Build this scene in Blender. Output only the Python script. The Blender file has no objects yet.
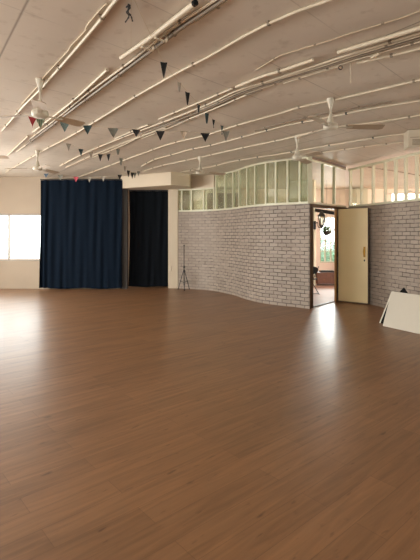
import bpy, bmesh, math, random
from mathutils import Vector, Matrix
random.seed(7)
C = bpy.context.scene.collection
F, CX, CY, EYE, CEIL = 430.0, 210.0, 234.0, 1.5, 3.07
PI = math.pi

# ---------------------------------------------------------------- measuring
def at_z(u, v, z):
    """the point at height z seen at photo position (u, v)"""
    y = (z - EYE) * F / (CY - v)
    return Vector(((u - CX) / F * y, y, z))
def at_y(u, v, y):
    return Vector(((u - CX) / F * y, y, EYE + (CY - v) / F * y))

# ---------------------------------------------------------------- materials
def lin(c):
    return tuple(((x/255/12.92) if x/255 <= .04045 else ((x/255+.055)/1.055)**2.4) for x in c) + (1,)
def new_mat(name):
    m = bpy.data.materials.new(name); m.use_nodes = True
    nt = m.node_tree; b = nt.nodes['Principled BSDF']
    return m, nt, b
def N(nt, t, **kw):
    n = nt.nodes.new(t)
    for k, v in kw.items(): setattr(n, k, v)
    return n
def L(nt, a, b): nt.links.new(a, b)
def mathn(nt, op, a, b=None, c=None):
    n = N(nt, 'ShaderNodeMath', operation=op)
    for i, x in enumerate((a, b, c)):
        if x is None: continue
        if isinstance(x, (int, float)): n.inputs[i].default_value = x
        else: L(nt, x, n.inputs[i])
    return n.outputs[0]
def mixc(nt, fac, a, b, blend='MIX'):
    n = N(nt, 'ShaderNodeMix', data_type='RGBA', blend_type=blend)
    for i, x in ((0, fac), (6, a), (7, b)):
        if isinstance(x, (int, float, tuple)): n.inputs[i].default_value = x
        else: L(nt, x, n.inputs[i])
    return n.outputs[2]
def paint(name, rgb, rough=.6, var=.12, scale=4, bump=.05, metallic=0, spec=.5):
    m, nt, b = new_mat(name)
    tc = N(nt, 'ShaderNodeTexCoord'); no = N(nt, 'ShaderNodeTexNoise')
    no.inputs['Scale'].default_value = scale; no.inputs['Detail'].default_value = 5
    L(nt, tc.outputs['Object'], no.inputs['Vector'])
    c = lin(rgb); d = tuple(x*(1-var*2) for x in c[:3]) + (1,); e = tuple(min(1, x*(1+var)) for x in c[:3]) + (1,)
    L(nt, mixc(nt, no.outputs['Fac'], d, e), b.inputs['Base Color'])
    b.inputs['Roughness'].default_value = rough; b.inputs['Metallic'].default_value = metallic
    b.inputs['Specular IOR Level'].default_value = spec
    if bump:
        bp = N(nt, 'ShaderNodeBump'); bp.inputs['Strength'].default_value = bump; bp.inputs['Distance'].default_value = .02
        L(nt, no.outputs['Fac'], bp.inputs['Height']); L(nt, bp.outputs['Normal'], b.inputs['Normal'])
    return m
def glass(name, tint, milk=0.0, milk_rgb=(255, 255, 255), gloss=.08):
    m, nt, b = new_mat(name); nt.nodes.remove(b)
    out = nt.nodes['Material Output']
    tr = N(nt, 'ShaderNodeBsdfTransparent'); tr.inputs[0].default_value = lin(tint)
    gl = N(nt, 'ShaderNodeBsdfGlossy'); gl.inputs['Roughness'].default_value = .03
    mx = N(nt, 'ShaderNodeMixShader'); mx.inputs[0].default_value = gloss
    L(nt, tr.outputs[0], mx.inputs[1]); L(nt, gl.outputs[0], mx.inputs[2])
    last = mx
    if milk:
        tc = N(nt, 'ShaderNodeTexCoord'); no = N(nt, 'ShaderNodeTexNoise'); no.inputs['Scale'].default_value = 3
        L(nt, tc.outputs['Object'], no.inputs['Vector'])
        df = N(nt, 'ShaderNodeBsdfDiffuse'); df.inputs[0].default_value = lin(milk_rgb)
        tl = N(nt, 'ShaderNodeBsdfTranslucent'); tl.inputs[0].default_value = lin(milk_rgb)
        m2 = N(nt, 'ShaderNodeMixShader'); m2.inputs[0].default_value = .5
        L(nt, df.outputs[0], m2.inputs[1]); L(nt, tl.outputs[0], m2.inputs[2])
        m3 = N(nt, 'ShaderNodeMixShader'); L(nt, mathn(nt, 'MULTIPLY_ADD', no.outputs['Fac'], .3, milk-.15), m3.inputs[0])
        L(nt, mx.outputs[0], m3.inputs[1]); L(nt, m2.outputs[0], m3.inputs[2]); last = m3
    L(nt, last.outputs[0], out.inputs[0])
    return m

PIPE_ANG = math.atan2(.78, -.63)     # direction of conduits and ceiling joints in plan
def mat_floor():
    m, nt, b = new_mat('wood_laminate')
    tc = N(nt, 'ShaderNodeTexCoord'); mp = N(nt, 'ShaderNodeMapping'); mp.inputs['Rotation'].default_value = (0, 0, -math.radians(41))
    L(nt, tc.outputs['Object'], mp.inputs['Vector'])
    br = N(nt, 'ShaderNodeTexBrick'); br.offset = .37; br.offset_frequency = 2
    L(nt, mp.outputs[0], br.inputs['Vector'])
    br.inputs['Color1'].default_value = (0, 0, 0, 1); br.inputs['Color2'].default_value = (1, 1, 1, 1); br.inputs['Mortar'].default_value = (.5, .5, .5, 1)
    for k, v in (('Scale', 1), ('Mortar Size', .0016), ('Mortar Smooth', .3), ('Bias', 0), ('Brick Width', 1.25), ('Row Height', .17)): br.inputs[k].default_value = v
    ms = N(nt, 'ShaderNodeMapping'); ms.inputs['Scale'].default_value = (1.1, 13, 1); L(nt, mp.outputs[0], ms.inputs['Vector'])
    n1 = N(nt, 'ShaderNodeTexNoise'); n1.inputs['Scale'].default_value = 1.6; n1.inputs['Detail'].default_value = 7; n1.inputs['Roughness'].default_value = .62; n1.inputs['Distortion'].default_value = .6
    L(nt, ms.outputs[0], n1.inputs['Vector'])
    mk = N(nt, 'ShaderNodeMapping'); mk.inputs['Scale'].default_value = (3, 11, 1); L(nt, mp.outputs[0], mk.inputs['Vector'])
    kn = N(nt, 'ShaderNodeTexNoise'); kn.inputs['Scale'].default_value = 2.2; kn.inputs['Detail'].default_value = 2; L(nt, mk.outputs[0], kn.inputs['Vector'])
    kr = N(nt, 'ShaderNodeMapRange'); kr.inputs[1].default_value = .66; kr.inputs[2].default_value = .76; L(nt, kn.outputs['Fac'], kr.inputs[0])
    v = mathn(nt, 'ADD', mathn(nt, 'MULTIPLY', br.outputs['Color'], .16), mathn(nt, 'MULTIPLY', n1.outputs['Fac'], .9))
    ramp = N(nt, 'ShaderNodeValToRGB'); L(nt, v, ramp.inputs[0])
    ramp.color_ramp.elements[0].position = .25; ramp.color_ramp.elements[0].color = lin(FLOOR_DARK)
    ramp.color_ramp.elements[1].position = .95; ramp.color_ramp.elements[1].color = lin(FLOOR_LIGHT)
    c = mixc(nt, mathn(nt, 'MULTIPLY', kr.outputs[0], .6), ramp.outputs[0], lin((72, 46, 26)))
    c = mixc(nt, mathn(nt, 'MULTIPLY', br.outputs['Fac'], .5), c, lin((76, 50, 30)))
    L(nt, c, b.inputs['Base Color'])
    nr = N(nt, 'ShaderNodeTexNoise'); nr.inputs['Scale'].default_value = 1.2; L(nt, tc.outputs['Object'], nr.inputs['Vector'])
    L(nt, mathn(nt, 'MULTIPLY_ADD', nr.outputs['Fac'], .08, FLOOR_ROUGH), b.inputs['Roughness'])
    b.inputs['Specular IOR Level'].default_value = .45
    b.inputs['Coat Weight'].default_value = .28; b.inputs['Coat Roughness'].default_value = .25; b.inputs['Coat IOR'].default_value = 1.5
    bp = N(nt, 'ShaderNodeBump'); bp.inputs['Strength'].default_value = .06; bp.inputs['Distance'].default_value = .004
    L(nt, n1.outputs['Fac'], bp.inputs['Height']); L(nt, bp.outputs[0], b.inputs['Normal']); L(nt, bp.outputs[0], b.inputs['Coat Normal'])
    return m
def mat_ceiling():
    m, nt, b = new_mat('ceiling_boards')
    tc = N(nt, 'ShaderNodeTexCoord'); sp = N(nt, 'ShaderNodeSeparateXYZ'); L(nt, tc.outputs['Object'], sp.inputs[0])
    no = N(nt, 'ShaderNodeTexNoise'); no.inputs['Scale'].default_value = 1.1; no.inputs['Detail'].default_value = 6; L(nt, tc.outputs['Object'], no.inputs['Vector'])
    n2 = N(nt, 'ShaderNodeTexNoise'); n2.inputs['Scale'].default_value = 9; n2.inputs['Detail'].default_value = 6; L(nt, tc.outputs['Object'], n2.inputs['Vector'])
    def seam(ax, ay, off, step, w):
        m_ = mathn(nt, 'ADD', mathn(nt, 'MULTIPLY', sp.outputs[0], ax), mathn(nt, 'MULTIPLY', sp.outputs[1], ay))
        fr = mathn(nt, 'FRACT', mathn(nt, 'DIVIDE', mathn(nt, 'SUBTRACT', m_, off), step))
        d = mathn(nt, 'MULTIPLY', mathn(nt, 'MINIMUM', fr, mathn(nt, 'SUBTRACT', 1, fr)), step)
        r = N(nt, 'ShaderNodeMapRange'); r.inputs[1].default_value = 0; r.inputs[2].default_value = w; r.inputs[3].default_value = 1; r.inputs[4].default_value = 0
        L(nt, d, r.inputs[0]); return r.outputs[0]
    s1 = seam(.82, .57, .644, 2.44, .013); s2 = seam(-.72, .69, 1.60, .72, .008)
    base = mixc(nt, no.outputs['Fac'], lin((192, 180, 165)), lin((224, 214, 200)))
    st = N(nt, 'ShaderNodeMapRange'); st.inputs[1].default_value = .58; st.inputs[2].default_value = .72; L(nt, n2.outputs['Fac'], st.inputs[0])
    base = mixc(nt, mathn(nt, 'MULTIPLY', st.outputs[0], .3), base, lin((150, 128, 104)))
    br = N(nt, 'ShaderNodeMapRange'); br.inputs[1].default_value = .35; br.inputs[2].default_value = .6; L(nt, no.outputs['Fac'], br.inputs[0])
    sm = mathn(nt, 'MAXIMUM', mathn(nt, 'MULTIPLY', s1, .7), mathn(nt, 'MULTIPLY', mathn(nt, 'MULTIPLY', s2, .6), br.outputs[0]))
    L(nt, mixc(nt, sm, base, lin((92, 76, 60))), b.inputs['Base Color'])
    b.inputs['Roughness'].default_value = .55
    bp = N(nt, 'ShaderNodeBump'); bp.inputs['Strength'].default_value = .12; bp.inputs['Distance'].default_value = .01
    L(nt, mathn(nt, 'SUBTRACT', n2.outputs['Fac'], sm), bp.inputs['Height']); L(nt, bp.outputs[0], b.inputs['Normal'])
    return m
def mat_brick():
    m, nt, b = new_mat('painted_brick')
    uv = N(nt, 'ShaderNodeUVMap', uv_map='UVMap')
    wob = N(nt, 'ShaderNodeTexNoise'); wob.inputs['Scale'].default_value = 5; L(nt, uv.outputs[0], wob.inputs['Vector'])
    wv = N(nt, 'ShaderNodeVectorMath', operation='MULTIPLY_ADD'); wv.inputs[1].default_value = (.03, .026, 0); L(nt, wob.outputs['Color'], wv.inputs[0]); L(nt, uv.outputs[0], wv.inputs[2])
    br = N(nt, 'ShaderNodeTexBrick'); L(nt, wv.outputs[0], br.inputs['Vector'])
    br.inputs['Color1'].default_value = lin((162, 146, 132)); br.inputs['Color2'].default_value = lin((146, 131, 118)); br.inputs['Mortar'].default_value = lin((66, 55, 48))
    for k, v in (('Scale', 1), ('Mortar Size', .008), ('Mortar Smooth', .3), ('Bias', -.1), ('Brick Width', .205), ('Row Height', .078)): br.inputs[k].default_value = v
    no = N(nt, 'ShaderNodeTexNoise'); no.inputs['Scale'].default_value = 2.2; no.inputs['Detail'].default_value = 8; L(nt, uv.outputs[0], no.inputs['Vector'])
    big = N(nt, 'ShaderNodeTexNoise'); big.inputs['Scale'].default_value = 1.1; big.inputs['Detail'].default_value = 3; L(nt, uv.outputs[0], big.inputs['Vector'])
    # thick paint has filled some of the joints, mostly towards the far end of the wall
    sx = N(nt, 'ShaderNodeSeparateXYZ'); L(nt, uv.outputs[0], sx.inputs[0])
    far = N(nt, 'ShaderNodeMapRange'); far.inputs[1].default_value = .6; far.inputs[2].default_value = 2.2; far.inputs[3].default_value = -.09; far.inputs[4].default_value = .03
    L(nt, sx.outputs[0], far.inputs[0])
    fine = N(nt, 'ShaderNodeTexNoise'); fine.inputs['Scale'].default_value = 9; fine.inputs['Detail'].default_value = 4; L(nt, uv.outputs[0], fine.inputs['Vector'])
    q = mathn(nt, 'ADD', mathn(nt, 'ADD', mathn(nt, 'MULTIPLY', big.outputs['Fac'], .4), mathn(nt, 'MULTIPLY', fine.outputs['Fac'], .6)), far.outputs[0])
    pr = N(nt, 'ShaderNodeMapRange'); pr.inputs[1].default_value = .43; pr.inputs[2].default_value = .57; pr.inputs[3].default_value = .92; pr.inputs[4].default_value = .0
    L(nt, q, pr.inputs[0])
    filled = mixc(nt, mathn(nt, 'MULTIPLY', pr.outputs[0], br.outputs['Fac']), br.outputs['Color'], lin((146, 130, 117)))
    c = mixc(nt, mathn(nt, 'MULTIPLY', no.outputs['Fac'], .35), filled, lin((118, 102, 90)))
    L(nt, c, b.inputs['Base Color']); b.inputs['Roughness'].default_value = .6
    h = mathn(nt, 'SUBTRACT', mathn(nt, 'MULTIPLY', no.outputs['Fac'], .5), mathn(nt, 'MULTIPLY', br.outputs['Fac'], mathn(nt, 'SUBTRACT', 1.0, mathn(nt, 'MULTIPLY', pr.outputs[0], .8))))
    bp = N(nt, 'ShaderNodeBump'); bp.inputs['Strength'].default_value = 1; bp.inputs['Distance'].default_value = .016
    L(nt, h, bp.inputs['Height']); L(nt, bp.outputs[0], b.inputs['Normal'])
    return m
def mat_wood(name, a, c, rough=.45):
    m, nt, b = new_mat(name)
    tc = N(nt, 'ShaderNodeTexCoord'); mp = N(nt, 'ShaderNodeMapping'); mp.inputs['Scale'].default_value = (9, 9, .9); L(nt, tc.outputs['Object'], mp.inputs[0])
    no = N(nt, 'ShaderNodeTexNoise'); no.inputs['Scale'].default_value = 2.5; no.inputs['Detail'].default_value = 6; no.inputs['Distortion'].default_value = .4; L(nt, mp.outputs[0], no.inputs[0])
    L(nt, mixc(nt, no.outputs['Fac'], lin(a), lin(c)), b.inputs['Base Color']); b.inputs['Roughness'].default_value = rough
    return m
def mat_cloth(name, a, scale=220, rough=.9):
    m, nt, b = new_mat(name)
    tc = N(nt, 'ShaderNodeTexCoord'); wv = N(nt, 'ShaderNodeTexNoise'); wv.inputs['Scale'].default_value = scale; L(nt, tc.outputs['Object'], wv.inputs[0])
    c = lin(a); L(nt, mixc(nt, wv.outputs['Fac'], tuple(x*.75 for x in c[:3])+(1,), tuple(x*1.2 for x in c[:3])+(1,)), b.inputs['Base Color'])
    b.inputs['Roughness'].default_value = rough; b.inputs['Specular IOR Level'].default_value = .15
    b.inputs['Sheen Weight'].default_value = .0
    return m
def mat_stripe(name, a, c, freq, dots=False):
    m, nt, b = new_mat(name)
    tc = N(nt, 'ShaderNodeTexCoord')
    if dots:
        v = N(nt, 'ShaderNodeTexVoronoi'); v.inputs['Scale'].default_value = freq; L(nt, tc.outputs['Object'], v.inputs['Vector'])
        fac = mathn(nt, 'LESS_THAN', v.outputs['Distance'], .33)
    else:
        sp = N(nt, 'ShaderNodeSeparateXYZ'); L(nt, tc.outputs['Object'], sp.inputs[0])
        fac = mathn(nt, 'GREATER_THAN', mathn(nt, 'SINE', mathn(nt, 'MULTIPLY', sp.outputs[0], freq)), 0)
    L(nt, mixc(nt, fac, lin(a), lin(c)), b.inputs['Base Color']); b.inputs['Roughness'].default_value = .85
    return m

FLOOR_DARK, FLOOR_LIGHT, FLOOR_ROUGH = (108, 77, 50), (164, 120, 83), .40
M = dict(
    floor=mat_floor(), ceiling=mat_ceiling(), brick=mat_brick(),
    bulk=paint('light_cream_plaster', (200, 183, 160), .65, .06, 1.5),
    plaster=paint('cream_plaster', (166, 148, 128), .65, .06, 1.5),
    column_grey=paint('darker_grey', (80, 73, 70), .6, .06, 1.5),
    pink=paint('pink_plaster', (242, 226, 212), .7, .05, 1.5),
    inner=paint('pale_green_plaster', (206, 200, 176), .7, .06, 1.5),
    tile=paint('terracotta_tile', (190, 152, 136), .5, .12, 3),
    conduit=paint('painted_conduit', (200, 186, 164), .45, .08, 3, .03),
    conduit2=paint('grey_conduit', (128, 112, 94), .5, .12, 3, .03),
    wire=paint('painted_cable', (196, 178, 150), .6, .1, 4, 0),
    dark_metal=paint('dark_metal', (34, 30, 28), .5, .1, 8, 0),
    black=paint('black_board', (16, 15, 15), .8, .1, 8, 0, 0, .15),
    fan=paint('fan_enamel', (190, 180, 162), .4, .06, 4, .0),
    blade=paint('fan_blade_enamel', (172, 152, 128), .45, .08, 4, .0),
    frame=paint('cream_gloss_paint', (198, 193, 168), .4, .06, 4, .03),
    white=paint('white_gloss_paint', (235, 232, 225), .4, .04, 4, .0),
    sash=paint('window_sash_paint', (150, 138, 124), .5, .05, 4, .0),
    door=paint('cream_door_paint', (220, 196, 146), .42, .05, 2, .03),
    brownwood=mat_wood('dark_brown_wood', (78, 54, 38), (104, 76, 54)),
    tanwood=mat_wood('tan_wood', (172, 128, 78), (200, 156, 102)),
    chest=mat_wood('red_brown_wood', (92, 54, 36), (140, 90, 60)),
    brass=paint('brass', (150, 110, 50), .35, .05, 8, 0, 1.0),
    curtain=mat_cloth('navy_curtain', (4, 17, 31)),
    curtain2=mat_cloth('black_curtain', (6, 10, 16)),
    board=paint('white_foam_board', (192, 182, 166), .5, .03, 2, 0),
    boardedge=paint('foam_edge', (200, 190, 172), .6, .05, 8, 0),
    plastic=paint('white_plastic', (196, 182, 160), .4, .04, 4, 0),
    leaf=paint('leaf_green', (92, 136, 70), .6, .25, 30, 0),
    hedge=paint('hedge_green', (120, 170, 140), .8, .3, 6, 0),
    pot=paint('dark_basket', (52, 44, 36), .8, .2, 20, .1),
    lampglass=glass('lamp_glass', (240, 232, 215), .25, (235, 225, 205)),
    clear=glass('clear_glass', (252, 252, 248), 0, gloss=.05),
    cloudy=glass('cloudy_glass', (216, 222, 206), .16, (206, 208, 190)),
    lino=paint('cable_black', (26, 24, 24), .6, .1, 6, 0),
    red=paint('red_cotton', (150, 44, 50), .85, .1, 30, 0),
    teal=paint('dark_teal_cotton', (48, 66, 68), .85, .15, 30, 0),
    grey=paint('grey_cotton', (116, 114, 104), .85, .12, 30, 0),
    pale=paint('pale_grey_cotton', (158, 148, 136), .85, .12, 30, 0),
    dark=paint('charcoal_cotton', (40, 36, 36), .85, .15, 30, 0),
    blackc=paint('black_cotton', (18, 17, 19), .85, .15, 30, 0),
    blue=paint('slate_blue_cotton', (76, 88, 100), .85, .12, 30, 0),
    pink_c=paint('rose_cotton', (176, 72, 84), .85, .12, 30, 0),
    stripe=mat_stripe('striped_cotton', (70, 86, 70), (138, 146, 120), 300),
    check=mat_stripe('patterned_cotton', (92, 108, 104), (142, 150, 142), 120, True),
    dots=mat_stripe('dotted_cotton', (192, 172, 150), (112, 110, 98), 40, True),
)

# ---------------------------------------------------------------- mesh helpers
def bm_new(): return bmesh.new()
def box(bm, lo, hi, mat=None):
    """box from lo to hi, then moved by matrix"""
    vs = [bm.verts.new((x, y, z)) for z in (lo[2], hi[2]) for y in (lo[1], hi[1]) for x in (lo[0], hi[0])]
    if mat is not None:
        for v in vs: v.co = mat @ v.co
    for f in ((0,2,3,1),(4,5,7,6),(0,1,5,4),(2,6,7,3),(0,4,6,2),(1,3,7,5)): bm.faces.new([vs[i] for i in f])
    return vs
def prism(bm, pts, z0, z1):
    a = [bm.verts.new((p[0], p[1], z0)) for p in pts]; b = [bm.verts.new((p[0], p[1], z1)) for p in pts]
    n = len(pts)
    bm.faces.new(a[::-1]); bm.faces.new(b)
    for i in range(n): bm.faces.new((a[i], a[(i+1) % n], b[(i+1) % n], b[i]))
def smooth_path(pts, k=6):
    pts = [Vector(p) for p in pts]
    if len(pts) < 3: return pts
    out = []
    for i in range(len(pts)-1):
        p0, p1, p2, p3 = pts[max(i-1, 0)], pts[i], pts[i+1], pts[min(i+2, len(pts)-1)]
        for j in range(k):
            t = j/k
            out.append(.5*((2*p1)+(p2-p0)*t+(2*p0-5*p1+4*p2-p3)*t*t+(3*p1-p0-3*p2+p3)*t**3))
    out.append(pts[-1]); return out
def tube(bm, pts, r, seg=10, cap=True):
    pts = [Vector(p) for p in pts]; n = len(pts); rings = []
    rr = r if isinstance(r, (list, tuple)) else [r]*n
    up = Vector((0, 0, 1))
    for i, p in enumerate(pts):
        t = (pts[min(i+1, n-1)] - pts[max(i-1, 0)]).normalized()
        ref = up if abs(t.z) < .9 else Vector((1, 0, 0))
        a = t.cross(ref).normalized(); b = a.cross(t).normalized()
        rings.append([bm.verts.new(p + rr[i]*(math.cos(2*PI*k/seg)*a + math.sin(2*PI*k/seg)*b)) for k in range(seg)])
    for i in range(n-1):
        for k in range(seg):
            bm.faces.new((rings[i][k], rings[i][(k+1) % seg], rings[i+1][(k+1) % seg], rings[i+1][k]))
    if cap: bm.faces.new(rings[0][::-1]); bm.faces.new(rings[-1])
def lathe(bm, prof, c=(0, 0, 0), seg=20):
    rings = [[bm.verts.new((c[0]+r*math.cos(2*PI*k/seg), c[1]+r*math.sin(2*PI*k/seg), c[2]+z)) for k in range(seg)] for r, z in prof]
    for i in range(len(prof)-1):
        for k in range(seg): bm.faces.new((rings[i][k], rings[i][(k+1) % seg], rings[i+1][(k+1) % seg], rings[i+1][k]))
    bm.faces.new(rings[0][::-1]); bm.faces.new(rings[-1])
def obj(name, bm, mat, parent=None, bevel=0, smooth=False):
    bmesh.ops.recalc_face_normals(bm, faces=bm.faces)
    me = bpy.data.meshes.new(name); bm.to_mesh(me); bm.free(); me.materials.append(mat)
    if smooth:
        for p in me.polygons: p.use_smooth = True
    o = bpy.data.objects.new(name, me); C.objects.link(o)
    if parent is not None: o.parent = parent
    if bevel:
        b = o.modifiers.new('bevel', 'BEVEL'); b.width = bevel; b.segments = 2; b.limit_method = 'ANGLE'
    if smooth:
        try:
            me.set_sharp_from_angle(angle=math.radians(40))
        except Exception: pass
    return o
def tag(o, label, cat, group=None):
    o['label'] = label; o['category'] = cat
    if group: o['group'] = group
    return o
def thing(name, label, cat, loc=(0, 0, 0), rz=0, group=None):
    o = bpy.data.objects.new(name, None); C.objects.link(o); o.empty_display_size = .1
    o.location = loc; o.rotation_euler = (0, 0, rz)
    return tag(o, label, cat, group)
def struct(o): o['kind'] = 'structure'; return o
def local(root, pts):
    return [Vector(p) - root.location for p in pts]

# ---------------------------------------------------------------- walls
def wall_seg(name, a, b, thick, z0, z1, mat, holes=()):
    """straight wall from a to b (plan), body on the left-hand side of a->b, with rectangular holes (s0, s1, za, zb)"""
    a, b = Vector(a), Vector(b); d = (b-a); ln = d.length; ang = math.atan2(d.y, d.x)
    mt = Matrix.Translation((a.x, a.y, 0)) @ Matrix.Rotation(ang, 4, 'Z')
    ss = sorted({0, ln, *[h[0] for h in holes], *[h[1] for h in holes]}); zs = sorted({z0, z1, *[h[2] for h in holes], *[h[3] for h in holes]})
    bm = bm_new(); uvl = bm.loops.layers.uv.new('UVMap')
    grid = {}
    def solid(i, j):
        if not (0 <= i < len(ss)-1 and 0 <= j < len(zs)-1): return False
        s, z = (ss[i]+ss[i+1])/2, (zs[j]+zs[j+1])/2
        return not any(h[0] < s < h[1] and h[2] < z < h[3] for h in holes)
    def V(i, j, k):
        if (i, j, k) not in grid: grid[(i, j, k)] = bm.verts.new((ss[i], k*thick, zs[j]))
        return grid[(i, j, k)]
    for i in range(len(ss)-1):
        for j in range(len(zs)-1):
            if not solid(i, j): continue
            bm.faces.new((V(i,j,0), V(i+1,j,0), V(i+1,j+1,0), V(i,j+1,0)))
            bm.faces.new((V(i,j,1), V(i,j+1,1), V(i+1,j+1,1), V(i+1,j,1)))
            if not solid(i-1, j): bm.faces.new((V(i,j,0), V(i,j+1,0), V(i,j+1,1), V(i,j,1)))
            if not solid(i+1, j): bm.faces.new((V(i+1,j,0), V(i+1,j,1), V(i+1,j+1,1), V(i+1,j+1,0)))
            if not solid(i, j-1): bm.faces.new((V(i,j,0), V(i,j,1), V(i+1,j,1), V(i+1,j,0)))
            if not solid(i, j+1): bm.faces.new((V(i,j+1,0), V(i+1,j+1,0), V(i+1,j+1,1), V(i,j+1,1)))
    for f in bm.faces:
        for l in f.loops: l[uvl].uv = (l.vert.co.x + l.vert.co.y, l.vert.co.z)
    bm.transform(mt)
    return struct(obj(name, bm, mat))
def ribbon(bm, front, back, z0, z1, uvl=None):
    n = len(front); s = [0]
    for i in range(1, n): s.append(s[-1] + (front[i]-front[i-1]).length)
    vf0 = [bm.verts.new((p.x, p.y, z0)) for p in front]; vf1 = [bm.verts.new((p.x, p.y, z1)) for p in front]
    vb0 = [bm.verts.new((p.x, p.y, z0)) for p in back]; vb1 = [bm.verts.new((p.x, p.y, z1)) for p in back]
    fs = []
    for i in range(n-1):
        fs.append((bm.faces.new((vf0[i], vf0[i+1], vf1[i+1], vf1[i])), (i, i+1, i+1, i), 0))
        fs.append((bm.faces.new((vb0[i+1], vb0[i], vb1[i], vb1[i+1])), (i+1, i, i, i+1), 0))
        fs.append((bm.faces.new((vf1[i], vf1[i+1], vb1[i+1], vb1[i])), (i, i+1, i+1, i), 1))
        fs.append((bm.faces.new((vf0[i+1], vf0[i], vb0[i], vb0[i+1])), (i+1, i, i, i+1), 1))
    bm.faces.new((vf0[0], vf1[0], vb1[0], vb0[0])); bm.faces.new((vf0[-1], vb0[-1], vb1[-1], vf1[-1]))
    if uvl:
        for f, idx, kind in fs:
            for l, i in zip(f.loops, idx): l[uvl].uv = (s[i], l.vert.co.z)
        for f in list(bm.faces)[-2:]:
            for l in f.loops: l[uvl].uv = (l.vert.co.y, l.vert.co.z)

BASE = [(178.3, 288.5), (191, 288.9), (205, 289.9), (218, 291.6), (234, 295.2), (246, 299.2), (261, 302.8), (278.6, 305.3), (296, 307.2), (309.5, 309)]
curve = smooth_path([at_z(u, v, 0) for u, v in BASE], 5)
curve = [Vector((p.x, p.y)) for p in curve]
def offset(path, d):
    out = []
    for i, p in enumerate(path):
        t = (path[min(i+1, len(path)-1)] - path[max(i-1, 0)]).normalized()
        out.append(p + Vector((-t.y, t.x))*d)
    return out
BT = 2.11           # top of the brickwork
CORNER = Vector((curve[-1].x, curve[-1].y)); RC = Vector((3.19, 10.0)); RD = Vector((.62, -2.2)).normalized()
REND = RC + RD*14.55

bm = bm_new(); uvl = bm.loops.layers.uv.new('UVMap')
ribbon(bm, curve, offset(curve, .14), 0, BT, uvl)
struct(obj('wall_middle', bm, M['brick']))
rw = RC - CORNER; RL = rw.length; rdir = rw.normalized()
# doorway wall: brick only as a stub behind the open door
D0, D1 = .0, 1.26
wall_seg('wall_doorway', CORNER + rdir*(D1+.002), RC, .03, 0, BT, M['brick'])
wall_seg('wall_right', RC, REND, .14, 0, BT, M['brick'])

XL, YB, YF = -7.6, 11.8, -4.0
win_back = (-6.68, -4.4, .76, 2.06)
wall_seg('wall_back', (-2.30, YB), (XL, YB), -.12, 0, CEIL, M['plaster'], [(-4.4*-1-2.30, -2.30-win_back[0], win_back[2], win_back[3])])
LW = [(-2.6, 0.4), (1.6, 4.8), (6.0, 9.4)]
wall_seg('wall_left', (XL, YB), (XL, YF), -.2, 0, CEIL, M['plaster'], [(YB-b, YB-a, .85, 2.35) for a, b in LW])
FW = [(-6.6, -3.4), (-2.4, .8)]
wall_seg('wall_front', (XL, YF), (REND.x+.3, YF), -.2, 0, CEIL, M['plaster'], [(a-XL, b-XL, .85, 2.35) for a, b in FW])

# floor, ceiling
bm = bm_new(); box(bm, (XL-.3, YF-.3, -.1), (15, 16, 0)); struct(obj('floor', bm, M['floor']))
bm = bm_new(); box(bm, (XL-.3, YF-.3, CEIL), (15, 16, CEIL+.12)); struct(obj('ceiling', bm, M['ceiling']))
back_edge = offset(curve, .14)
tp = [CORNER + rdir*.02 + Vector((.05, -.02)), RC + Vector((.02, .02)), REND + Vector((.1, 0)), Vector((14.9, YF)), Vector((14.9, 14.9)), Vector((-.6, 14.9))]
bm = bm_new(); prism(bm, [tuple(p) for p in tp[:2]] + [tuple(p) for p in tp[2:]] + [tuple(back_edge[0]+Vector((0, .3)))] + [tuple(p) for p in back_edge[1::4]][:-1], .0005, .004)
struct(obj('floor_back', bm, M['tile']))

# window frames with panes
def window(name, a, b, z0, z1, nx, nz, depth, mat, glassm, fw=.05):
    a, b = Vector(a), Vector(b); d = b-a; ln = d.length
    mt = Matrix.Translation((a.x, a.y, 0)) @ Matrix.Rotation(math.atan2(d.y, d.x), 4, 'Z')
    bm = bm_new(); h = depth/2
    box(bm, (0, -h, z0), (ln, h, z0+fw), mt); box(bm, (0, -h, z1-fw), (ln, h, z1), mt)
    box(bm, (0, -h, z0+fw), (fw, h, z1-fw), mt); box(bm, (ln-fw, -h, z0+fw), (ln, h, z1-fw), mt)
    root = struct(obj(name, bm, mat))
    xs = [ln*i/nx for i in range(nx+1)]; zs = [z0+(z1-z0)*j/nz for j in range(nz+1)]
    for x in xs[1:-1]:
        bm = bm_new(); box(bm, (x-.022, -h*.9, z0+fw), (x+.022, h*.9, z1-fw), mt); obj('window_mullion', bm, mat, root)
    for z in zs[1:-1]:
        bm = bm_new(); box(bm, (fw, -h*.6, z-.012), (ln-fw, h*.6, z+.012), mt); obj('glazing_bar', bm, mat, root)
    bm = bm_new(); box(bm, (fw*.6, -.003, z0+fw*.6), (ln-fw*.6, .003, z1-fw*.6), mt); obj('window_pane', bm, glassm, root)
    return root
xm = (8-CX)/F*YB      # visible mullion
window('window_1', (win_back[0], YB+.06), (win_back[1], YB+.06), win_back[2], win_back[3], 2, 1, .06, M['sash'], M['clear'])
for i, (a, b) in enumerate(LW): window('window_%d' % (2+i), (XL-.1, a), (XL-.1, b), .85, 2.35, 3, 1, .06, M['white'], M['clear'])
for i, (a, b) in enumerate(FW): window('window_%d' % (5+i), (a, YF-.1), (b, YF-.1), .85, 2.35, 3, 1, .06, M['white'], M['clear'])

bm = bm_new(); box(bm, (-2.46, 11.775, 0), (-2.262, 11.90, 2.733)); struct(obj('trim_10', bm, M['column_grey'], bevel=.006))  # column in a darker grey than the walls beside it
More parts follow.
